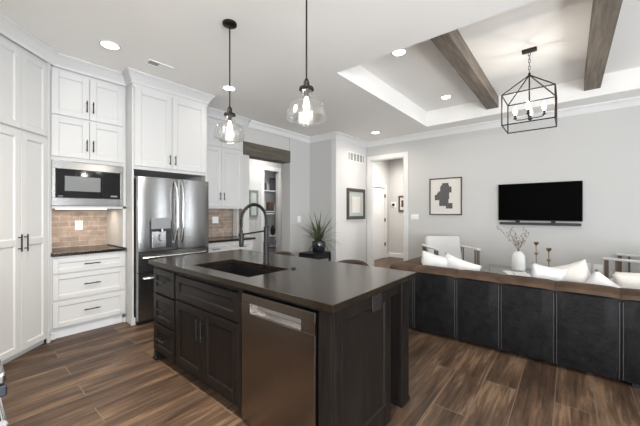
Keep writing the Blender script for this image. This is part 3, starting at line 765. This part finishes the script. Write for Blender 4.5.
for k, (sx, sy) in enumerate(((-1, 0), (1, 0), (0, -1), (0, 1))):
    x, y = sx * ba, sy * ba
    bm = nb(); tube(bm, [(0, 0, .095), (x * .5, y * .5, .088), (x * .9, y * .9, .095), (x, y, .11)], .006, 6); lathe(bm, [(0, .108), (.02, .112), (.022, .118), (.012, .12), (.012, .16), (0, .16)], x, y, 0, 14); ar = obj('arm', bm, 'bronze', ch, True)
    bm = nb(); lathe(bm, [(0, .16), (.012, .162), (.024, .195), (.022, .222), (.008, .255), (0, .262)], x, y, 0, 14); obj('bulb', bm, 'bulb', ar, 'full')
    l = bpy.data.lights.new('candle_lamp', 'POINT'); l.energy = 2.9; l.color = (1, .92, .82); l.shadow_soft_size = .003
    lo = bpy.data.objects.new('candle_lamp', l); C.objects.link(lo); lo.parent = ch; lo.location = (x, y, .267)

def recessed(loc, label, power=14, r=.075, col=(1, .91, .78), cone=150):
    t = thing('recessed_light', label, 'ceiling light', loc, 0, 'recessed ceiling lights')
    bm = nb(); lathe(bm, [(r, -.001), (r + .018, -.001), (r + .018, -.006), (r, -.008)], n=28)
    bm.faces.ensure_lookup_table(); obj('trim_ring', bm, 'trim', t, True)
    bm = nb(); lathe(bm, [(0, -.004), (r, -.004), (r, -.001), (0, -.001)], n=28); obj('diffuser', bm, 'glow', t)
    l = bpy.data.lights.new('recessed_lamp', 'SPOT'); l.energy = power * 4; l.color = col; l.spot_size = math.radians(cone); l.spot_blend = 1; l.shadow_soft_size = .07
    lo = bpy.data.objects.new('recessed_lamp', l); C.objects.link(lo); lo.parent = t; lo.location = (0, 0, -.02)
recessed((1.004, 3.573, CH), 'lit recessed ceiling light above the microwave tower', 4)
recessed((2.383, 3.568, CH), 'lit recessed ceiling light behind the rod of the refrigerator-side pendant', 4)
recessed((.35, 2.15, CH), 'added unseen ceiling light over the aisle in front of the pantry', 70)  # added lamp out of view, brightens the aisle floor
recessed((.35, .70, CH), 'added unseen ceiling light over the aisle beside the range', 60)  # second added lamp, unseen, for more light in the kitchen aisle
recessed((5.706, 3.174, CH), 'lit recessed ceiling light near the corridor doorway', 16, cone=165)
recessed((3.506, 1.623, TZ), 'lit recessed ceiling light at the near edge of the tray ceiling', 2)
recessed((5.399, 1.636, TZ), 'lit recessed ceiling light deep in the tray left of the beam', 7)
recessed((7.5, 3.3, CH), 'recessed ceiling light in the corridor beyond the doorway', 62, col=(1, .95, .89), cone=172)
recessed((4.9, 5.35, CH), 'recessed ceiling light in the room beyond the header beam', 30, col=(1, .98, .95), cone=165)

def grille(name, label, loc, rot, w, h, n):
    t = thing(name, label, 'vent', loc); t.rotation_euler = rot
    bm = nb(); b = .016
    box(bm, -w / 2, w / 2, -.006, 0, -h / 2, -h / 2 + b); box(bm, -w / 2, w / 2, -.006, 0, h / 2 - b, h / 2); box(bm, -w / 2, -w / 2 + b, -.006, 0, -h / 2 + b, h / 2 - b); box(bm, w / 2 - b, w / 2, -.006, 0, -h / 2 + b, h / 2 - b)
    obj('frame', bm, 'plate', t)
    bm = nb(); box(bm, -w / 2 + b, w / 2 - b, -.002, -.0005, -h / 2 + b, h / 2 - b); obj('backing', bm, 'ventgrey', t)
    bm = nb()
    for k in range(n):
        x = -w / 2 + b + (w - 2 * b) * (k + .5) / n
        if n > 8 and k < 4: continue
        box(bm, x - .012, x + .012, -.006, -.001, -h / 2 + b, h / 2 - b)
    obj('louvres', bm, 'plate', t)
grille('ceiling_vent', 'small grey air vent in the kitchen ceiling', (1.505, 3.63, CH), (PI / 2, 0, 0), .27, .13, 9)
grille('return_vent', 'white return air grille high on the pillar wall', (5.98, PY, 2.625), (0, 0, 0), .70, .20, 5)

# ------------------------------------------------------------------ wall things
tv = thing('television', 'black flat screen television mounted on the grey wall', 'television', (XR - .0, .415, 1.536), -PI / 2)
bm = nb(); box(bm, -.586, .586, -.06, -.025, -.328, .328, .006); obj('casing', bm, 'blackplastic', tv)
bm = nb(); box(bm, -.578, .578, -.063, -.059, -.318, .320); obj('screen', bm, 'tv', tv)
bm = nb(); box(bm, -.2, .2, -.026, 0, -.15, .15); obj('wall_mount', bm, 'black', tv)
sb = thing('soundbar', 'slim charcoal soundbar mounted under the television', 'soundbar', (XR, .412, 1.157), -PI / 2)
bm = nb(); box(bm, -.565, .565, -.085, -.012, -.022, .022, .008); obj('body', bm, 'soundbar', sb)
for x in (-.29, .21):
    bm = nb(); box(bm, x - .03, x + .03, -.05, 0, .018, .05); obj('bracket', bm, 'black', sb)

def framed(name, label, loc, rz, w, h, fw, fm, mm, mat_w=0.0):
    t = thing(name, label, 'picture', loc, rz)
    bm = nb()
    box(bm, -w / 2, w / 2, -.03, 0, -h / 2, -h / 2 + fw, .003); box(bm, -w / 2, w / 2, -.03, 0, h / 2 - fw, h / 2, .003)
    box(bm, -w / 2, -w / 2 + fw, -.03, 0, -h / 2 + fw, h / 2 - fw, .003); box(bm, w / 2 - fw, w / 2, -.03, 0, -h / 2 + fw, h / 2 - fw, .003)
    obj('frame', bm, fm, t)
    bm = nb(); box(bm, -w / 2 + fw, w / 2 - fw, -.014, -.002, -h / 2 + fw, h / 2 - fw); a = obj('print', bm, mm, t)
    return t, a
t, a = framed('framed_print', 'framed print of stepped charcoal blocks on cream paper', (XR, 1.955, 1.68), -PI / 2, .64, .76, .022, 'framewood', 'artmat')
bm = nb()
# stepped block figure (u to the right, v up; 0..1 of the frame)
for u0, u1, v0, v1 in ((.40, .60, .78, .86), (.34, .69, .60, .76), (.36, .62, .70, .80), (.28, .62, .42, .64), (.17, .30, .40, .55), (.24, .36, .52, .60), (.31, .60, .24, .46), (.52, .72, .17, .32)):
    kk = (u0 * 7 + v0 * 3) % 1
    box(bm, -.32 + u0 * .64, -.32 + u1 * .64, -.0158 - .0009 * kk, -.0135, -.38 + v0 * .76, -.38 + v1 * .76)
obj('block_figure', bm, 'artdark', a)
t, a = framed('framed_print', 'framed pale print in wide dark wood on the pillar wall under the vent', (5.955, PY, 1.545), 0, .76, .71, .075, 'framewood', 'artpale')
bm = nb(); box(bm, -.17, .17, -.0165, -.0135, -.20, .17); obj('picture_field', bm, 'artmat', a)
bm = nb(); box(bm, -.305, .305, -.0165, -.0135, -.28, -.215); obj('picture_foreground', bm, 'artblue', a)
t, a = framed('framed_print', 'small faded green print on the wall beyond the header beam', (4.70, 6.0, 1.57), 0, .26, .66, .045, 'artgreen', 'artpale')
t, a = framed('framed_print', 'small dark framed picture on the corridor wall beside the thermostat', (8.4, 3.77, 1.60), -PI / 2, .25, .47, .05, 'framewood', 'artmat')
bm = nb(); box(bm, -.04, .05, -.0165, -.0135, -.1, .1); obj('picture_field', bm, 'framewood', a)
th = thing('thermostat', 'round black thermostat on white plate on the corridor wall', 'thermostat', (8.4, 4.06, 1.573), -PI / 2)
bm = nb(); box(bm, -.075, .075, -.008, 0, -.075, .075, .003); obj('wall_plate', bm, 'plate', th)
bm = nb(); tube(bm, [(0, -.007, 0), (0, -.03, 0)], .042, 20); obj('dial', bm, 'blackplastic', th, True)

# closet shelves with small things, seen beyond the header beam
for k, z in enumerate((.73, 1.33, 1.93)):
    bm = nb(); box(bm, 4.752, 5.848, 6.11, 6.318, z - .03, z, .002)
    o = obj('closet_shelf', bm, 'trim'); tag(o, ('white closet shelf holding the dark candlestick and round vase', 'white closet shelf holding the flat books and brown box', 'white closet shelf holding the leaning black frame')[k], 'shelf', 'closet shelves')
def small(name, label, cat, bm, m, smooth=False):
    o = obj(name, bm, m, None, smooth); tag(o, label, cat); return o
bm = nb(); lathe(bm, [(0, 0), (.05, 0), (.05, .015), (.015, .03), (.02, .12), (.012, .2), (.03, .22), (.03, .25), (0, .25)], 5.33, 6.2, .73, 14); small('candlestick', 'dark turned candlestick on the lowest closet shelf', 'candlestick', bm, 'black', True)
bm = nb(); lathe(bm, [(0, 0), (.035, 0), (.06, .06), (.062, .14), (.035, .23), (.022, .27), (0, .27)], 5.50, 6.2, .73, 18); small('bottle_vase', 'dark rounded vase on the lowest closet shelf', 'vase', bm, 'black', True)
for k in range(3):
    bm = nb(); box(bm, 5.12 + k * .01, 5.52 - k * .02, 6.12, 6.30, 1.33 + k * .028, 1.33 + (k + 1) * .028 - .001, .002)
    o = small('book', ('dark flat book lowest in the stack under the brown box', 'pale flat book in the middle of the closet stack', 'dark flat book topmost of the closet stack')[k], 'book', bm, ('ink', 'paper', 'ink')[k])
    o['group'] = 'flat books on the closet shelf'
bm = nb(); box(bm, 5.34, 5.5, 6.14, 6.28, 1.414, 1.62, .008); o = obj('casket', bm, 'wovenbrown'); tag(o, 'brown leather box on the stacked books in the closet', 'box')
bm = nb(); box(bm, 5.42, 5.62, 6.2, 6.22, 1.931, 2.28, .003); o = obj('leaning_frame', bm, 'ink'); tag(o, 'black rectangular frame standing on the top closet shelf', 'frame')
bm = nb(); box(bm, 5.29, 5.33, 6.24, 6.28, 1.931, 2.13, .003); o = obj('bookend', bm, 'ink'); tag(o, 'small black upright bookend on the top closet shelf', 'bookend')

# ------------------------------------------------------------------ plant on its stand
pt = thing('plant_table', 'low black side table under the potted plant in the alcove', 'table', (4.66, 3.97, 0))
bm = nb(); box(bm, -.26, .26, -.2, .2, .515, .55, .004); obj('top', bm, 'black', pt)
for sx in (-1, 1):
    for sy in (-1, 1):
        bm = nb(); box(bm, sx * .25 - .018, sx * .25 + .018, sy * .18 - .018, sy * .18 + .018, 0, .515); obj('leg', bm, 'black', pt)
bm = nb(); box(bm, -.25, .25, -.18, .18, .42, .515); obj('apron', bm, 'blackplastic', pt)
bm = nb(); box(bm, -.25, .25, -.18, .18, .14, .16); obj('shelf', bm, 'black', pt)
pl = thing('potted_plant', 'spiky green potted plant in a dark glazed pot on the black side table', 'plant', (4.72, 3.925, .55))
bm = nb(); lathe(bm, [(0, 0), (.10, 0), (.125, .02), (.142, .10), (.14, .20), (.132, .215), (.122, .215), (.12, .19), (0, .19)], n=28); obj('pot', bm, 'pot', pl, True)
bm = nb(); lathe(bm, [(0, .192), (.119, .192), (.119, .188), (0, .186)], n=20); obj('soil', bm, 'soil', pl)
bm = nb()
def strap(bm, base, ang, lean, L, w):
    n = 9; d = Vector((math.cos(ang), math.sin(ang), 0)); s = Vector((-math.sin(ang), math.cos(ang), 0)); prev = None; p = Vector(base); el = lean
    for i in range(n + 1):
        t = i / n; wid = w * (1 - t ** 2.5) * (.6 + .4 * min(1, t * 4))
        dirv = d * math.cos(el) + Vector((0, 0, 1)) * math.sin(el)
        up = -d * math.sin(el) + Vector((0, 0, 1)) * math.cos(el)
        row = [bm.verts.new(p - s * wid + up * wid * .5), bm.verts.new(p), bm.verts.new(p + s * wid + up * wid * .5)]
        if prev: bm.faces.new((prev[0], prev[1], row[1], row[0])); bm.faces.new((prev[1], prev[2], row[2], row[1]))
        prev = row; p = p + dirv * (L / n); p.z = max(p.z, .06); el -= (.07 + .10 * t) * (1.7 - lean)
for k in range(54):
    ang = random.uniform(0, 2 * PI); lean = random.uniform(.1, 1.35)
    L = random.uniform(.52, .80) * (.82 + .18 * lean / 1.5)
    reach = min(.34 / max(.01, math.cos(ang)) if math.cos(ang) > 0 else 9, .50 / max(.01, math.sin(ang)) if math.sin(ang) > 0 else 9)
    if reach < L: lean = max(lean, math.acos(min(1, reach * .68 / L)))
    strap(bm, (random.uniform(-.05, .05), random.uniform(-.05, .05), .19), ang, lean, L, random.uniform(.009, .014))
obj('foliage', bm, 'leaf', pl)

# ------------------------------------------------------------------ sofa
SX, ST = 3.325, .748
sf = thing('leather_sofa', 'long dark brown leather sofa seen from behind, facing the television', 'sofa', (SX, 0, 0))
seams = [1.66, 1.36, .908, .51, .094, -.315, -.72, -1.13, -1.54, -1.95, -2.3]
def back_slice(y1, y0, part):
    """slice of the back between two seams: the upright panel or the roll over its top"""
    bm = nb(); rows = []; n = 8
    for i in range(n + 1):
        t = i / n; y = y1 + (y0 - y1) * t; e = 1 - abs(2 * t - 1) ** 6; s = .012 * e; dz = -.005 * (1 - e) + .003 * e
        if part == 'panel':
            prof = [(.012 - s * .5, .045), (.0 - s, .12), (-.004 - s, .4), (.0 - s, ST - .075), (.012, ST - .055), (.20, ST - .055), (.25, ST - .2), (.27, .40), (.27, .045)]
        else:
            prof = []
            for k in range(0, 9):
                a = PI - PI * k / 8; prof.append((.118 + (.119 + s * .3) * math.cos(a), ST - .062 + .062 * max(0, math.sin(a)) ** .7 + dz))
        rows.append([bm.verts.new((x, y, z)) for x, z in prof])
    q = len(rows[0])
    for a, b in zip(rows, rows[1:]):
        for k in range(q): bm.faces.new((a[k], a[(k + 1) % q], b[(k + 1) % q], b[k]))
    bm.faces.new(rows[0]); bm.faces.new(rows[-1][::-1])
    return bm
for a, b in zip(seams, seams[1:]):
    obj('back_panel', back_slice(a - .001, b + .001, 'panel'), 'leather', sf, True)
    obj('top_roll', back_slice(a - .001, b + .001, 'roll'), 'leather_top', sf, True, label='lighter brown leather roll along the top of the back')
for y in seams[1:-1]:
    bm = nb()
    for d_ in (-.011, .011):
        pts = [(.004, y + d_, .05), (-.004, y + d_, .12), (-.008, y + d_, .4), (-.004, y + d_, ST - .09)]
        tube(bm, pts, .004, 5)
    obj('seam_stitching', bm, 'stitch', sf, True)
bm = nb(); box(bm, .05, 1.02, -2.28, 1.64, .03, .22); obj('base', bm, 'leather', sf)
bm = nb(); box(bm, .20, 1.0, 1.37, 1.66, .045, ST - .005, .07, 4); obj('armrest', bm, 'leather_top', sf, True, label='lighter brown leather armrest')
for k in range(4):
    y1 = 1.365 - k * .9
    bm = nb(); box(bm, .28, 1.0, y1 - .895, y1, .22, .44, .05, 3); obj('seat_cushion', bm, 'leather', sf, True)
for x in (.06, .94):
    for y in (1.55, -.4, -2.2):
        bm = nb(); box(bm, x - .02, x + .02, y - .02, y + .02, 0, .05); obj('foot', bm, 'black', sf)

def pillow(label, loc, rot, w, h, t, m, pw=2.6):
    bm = nb(); n = 14; V = [[], []]
    for side in (0, 1):
        for i in range(n + 1):
            row = []
            for j in range(n + 1):
                u, v = 2 * i / n - 1, 2 * j / n - 1
                e = (1 - abs(u) ** pw) * (1 - abs(v) ** pw)
                pin = 1 - .09 * (1 - abs(u) ** 2) * abs(v) ** 3; pin2 = 1 - .09 * (1 - abs(v) ** 2) * abs(u) ** 3
                z = t / 2 * max(0, e) ** .5 * (1 if side else -1)
                nz = noise.noise(Vector((u * 1.9 + loc[0] * 7, v * 1.9 + loc[1] * 5, side * 3))) * .02 * e
                p = (u * w / 2 * pin2, z + nz, v * h / 2 * pin)
                if side == 1 and (i in (0, n) or j in (0, n)): row.append(V[0][i][j])
                else: row.append(bm.verts.new(p))
            V[side].append(row)
    for side in (0, 1):
        for i in range(n):
            for j in range(n): bm.faces.new((V[side][i][j], V[side][i + 1][j], V[side][i + 1][j + 1], V[side][i][j + 1]))
    o = obj('throw_pillow', bm, m, None, 'full'); o.location = loc; o.rotation_euler = rot
    tag(o, label, 'pillow', 'pillows along the sofa back'); return o
R = math.radians
pillow('white pillow nearest the sofa arm, in front of the left armchair', (3.74, 1.275, .65), (R(14), R(12), R(-80)), .36, .45, .15, 'fabric')
pillow('crumpled white pillow beside the arm-end pillow, corner drooping', (3.76, .99, .635), (R(14), R(16), R(-95)), .42, .42, .15, 'fabric')
pillow('rounded white pillow in front of the brass candle holders', (3.73, .175, .66), (R(12), R(8), R(-84)), .29, .38, .18, 'fabric', 3.2)
pillow('cream pillow with a raised corner under the television', (3.82, -.02, .655), (R(14), R(-20), R(-96)), .38, .45, .15, 'fabric_cream')
pillow('white pillow with a peaked corner near the wall outlets', (3.74, -.235, .575), (R(14), R(36), R(-88)), .40, .40, .15, 'fabric')
pillow('cream pillow at the right edge of the photo', (3.86, -.55, .65), (R(14), R(-8), R(-92)), .46, .43, .16, 'fabric_cream')

# ------------------------------------------------------------------ armchairs
def make_armchair(label, loc, rz):
    t = thing('armchair', label, 'armchair', loc, rz, 'spindle armchairs')     # faces local -y
    w = .35
    for sx in (-1, 1):
        bm = nb(); box(bm, sx * w - .02, sx * w + .02, -.34, -.30, 0, .715, .004); obj('front_leg', bm, 'chairwood', t)
        bm = nb(); box(bm, sx * w - .02, sx * w + .02, .30, .34, 0, .715, .004); obj('back_leg', bm, 'chairwood', t)
        bm = nb(); box(bm, sx * w - .032, sx * w + .032, -.36, .36, .71, .74, .008); obj('arm_rail', bm, 'fabric', t, label='pale padded arm rail')
        for y in (-.22, .2):
            bm = nb(); tube(bm, [(sx * w, y, .26), (sx * w, y, .715)], .012, 8); obj('spindle', bm, 'chairwood', t, True)
    bm = nb(); box(bm, -w, w, -.32, .32, .24, .29, .005); obj('seat_frame', bm, 'chairwood', t)
    bm = nb(); box(bm, -w + .03, w - .03, -.34, .26, .29, .44, .05, 3); obj('seat_cushion', bm, 'fabric', t, True)
    bm = nb(); box(bm, -w + .025, w - .025, -.07, .07, -.25, .25, .05, 3)
    o = obj('back_cushion', bm, 'fabric', t, True); o.location = (0, .27, .655); o.rotation_euler = (R(-14), 0, 0)
    return t
ac = make_armchair('white cushioned armchair with dark spindle arms below the block print', (5.67, 1.66, 0), R(-50))
dup(ac, (5.93, -.80, 0), R(-196), 'armchair at the right edge under the television wall, only its arm showing')

# ------------------------------------------------------------------ glass table and its things
gt = thing('glass_table', 'low glass table with thin black frame in front of the sofa', 'table', (5.42, .62, 0))
gx, gy, gz = .55, .47, .45
bm = nb(); box(bm, -gx, gx, -gy, gy, gz - .012, gz, .003); obj('glass_top', bm, 'tableglass', gt)
for sx in (-1, 1):
    for sy in (-1, 1):
        bm = nb(); box(bm, sx * (gx - .02) - .012, sx * (gx - .02) + .012, sy * (gy - .02) - .012, sy * (gy - .02) + .012, 0, gz - .0125); obj('leg', bm, 'black', gt)
bm = nb()
for sy in (-1, 1): box(bm, -gx + .03, gx - .03, sy * (gy - .02) - .01, sy * (gy - .02) + .01, gz - .034, gz - .0125)
for sx in (-1, 1): box(bm, sx * (gx - .02) - .01, sx * (gx - .02) + .01, -gy + .03, gy - .03, gz - .034, gz - .0125)
obj('frame', bm, 'black', gt)
vx, vy = 5.68, .615
bm = nb(); lathe(bm, [(0, 0), (.084, 0), (.092, .012), (.090, .14), (.082, .225), (.062, .268), (.040, .28), (.040, .295), (.032, .295), (.032, .25), (0, .2)], 0, 0, 0, 60, rib=.0018, ribn=20)
o = obj('vase', bm, 'vase', None, True); o.location = (vx, vy, gz); tag(o, 'white ribbed ceramic vase of dried branches on the glass table', 'vase')
bb = thing('dried_branches', 'thin dried branches with small buds standing in the white vase', 'branches', (vx, vy, gz + .205))
rr = random.Random(4)
tw = nb()
dirs = [(-.28, .12, .30), (-.02, .33, .37), (-.14, .14, .36), (.06, -.14, .36), (-.02, -.17, .31), (.12, .08, .34)]
for dx, dy, dz in dirs:
    p = Vector((rr.uniform(-.012, .012), rr.uniform(-.012, .012), .005)); q = Vector((dx * .75, dy * .75, dz + .05)); pts = [p, Vector((p.x, p.y, .11))]
    for k in range(1, 6):
        t = k / 5; pts.append(Vector((p.x, p.y, .11)).lerp(q, t) + Vector((rr.uniform(-.012, .012), rr.uniform(-.012, .012), 0)))
    tube(tw, pts, .003, 5, rad=[.0045, .0045, .004, .0035, .003, .0025, .002])
    for k in range(2, 7):
        b0 = pts[k]
        for q_ in range(2):
            e = b0 + Vector((rr.uniform(-.05, .05), rr.uniform(-.05, .05), rr.uniform(.01, .06)))
            tube(tw, [b0, e], .0018, 4); sphere(tw, e, .0075, 6, 1.3)
obj('twigs', tw, 'twig', bb)
bk = thing('open_magazine', 'open magazine lying on the glass table beside the white vase', 'magazine', (5.27, .60, gz + .001), R(20))
for s in (-1, 1):
    bm = nb(); n = 8; rows = []
    for i in range(n + 1):
        t = i / n; x = s * .2 * t; z = .006 + .026 * math.sin(PI * min(1, t * 1.15)) ** .8 * (1 - t * .5)
        rows.append([bm.verts.new((x, y, zz)) for y, zz in ((-.14, z), (.14, z), (.14, 0), (-.14, 0))])
    for a, b in zip(rows, rows[1:]):
        for k in range(4): bm.faces.new((a[k], a[(k + 1) % 4], b[(k + 1) % 4], b[k]))
    bm.faces.new(rows[0]); bm.faces.new(rows[-1][::-1]); pg = obj('page_block', bm, 'paper', bk, True)
    bm = nb(); rows = []
    for i in range(2, 7):
        t = i / n; z = .0075 + .026 * math.sin(PI * min(1, t * 1.15)) ** .8 * (1 - t * .5); rows.append([bm.verts.new((s * .2 * t, y, z)) for y in (-.08 * s - .02, .05)])
    for a, b in zip(rows, rows[1:]): bm.faces.new((a[0], a[1], b[1], b[0]))
    obj('printed_photo', bm, 'ink', pg)
def make_candle(loc, h, label):
    t = thing('candle_holder', label, 'candle holder', loc, 0, 'brass candle holders')
    bm = nb(); lathe(bm, [(0, 0), (.055, 0), (.055, .008), (.012, .016), (.008, .03), (0, .03)], n=20); obj('base', bm, 'brass', t, True)
    bm = nb(); tube(bm, [(0, 0, .02), (0, 0, h - .03)], .0065, 8); obj('stem', bm, 'brass', t, True)
    bm = nb(); sphere(bm, (0, 0, h - .185), .028, 14, .8); obj('collar', bm, 'brass', t, True)
    bm = nb(); lathe(bm, [(0, h - .055), (.012, h - .055), (.030, h - .03), (.033, h - .008), (.026, h), (.022, h - .012), (0, h - .015)], n=16); obj('cup', bm, 'brass', t, True)
make_candle((5.86, .40, gz), .44, 'taller brass candle holder right of the white vase')
make_candle((5.72, .235, gz), .37, 'shorter brass candle holder farther right from the white vase')
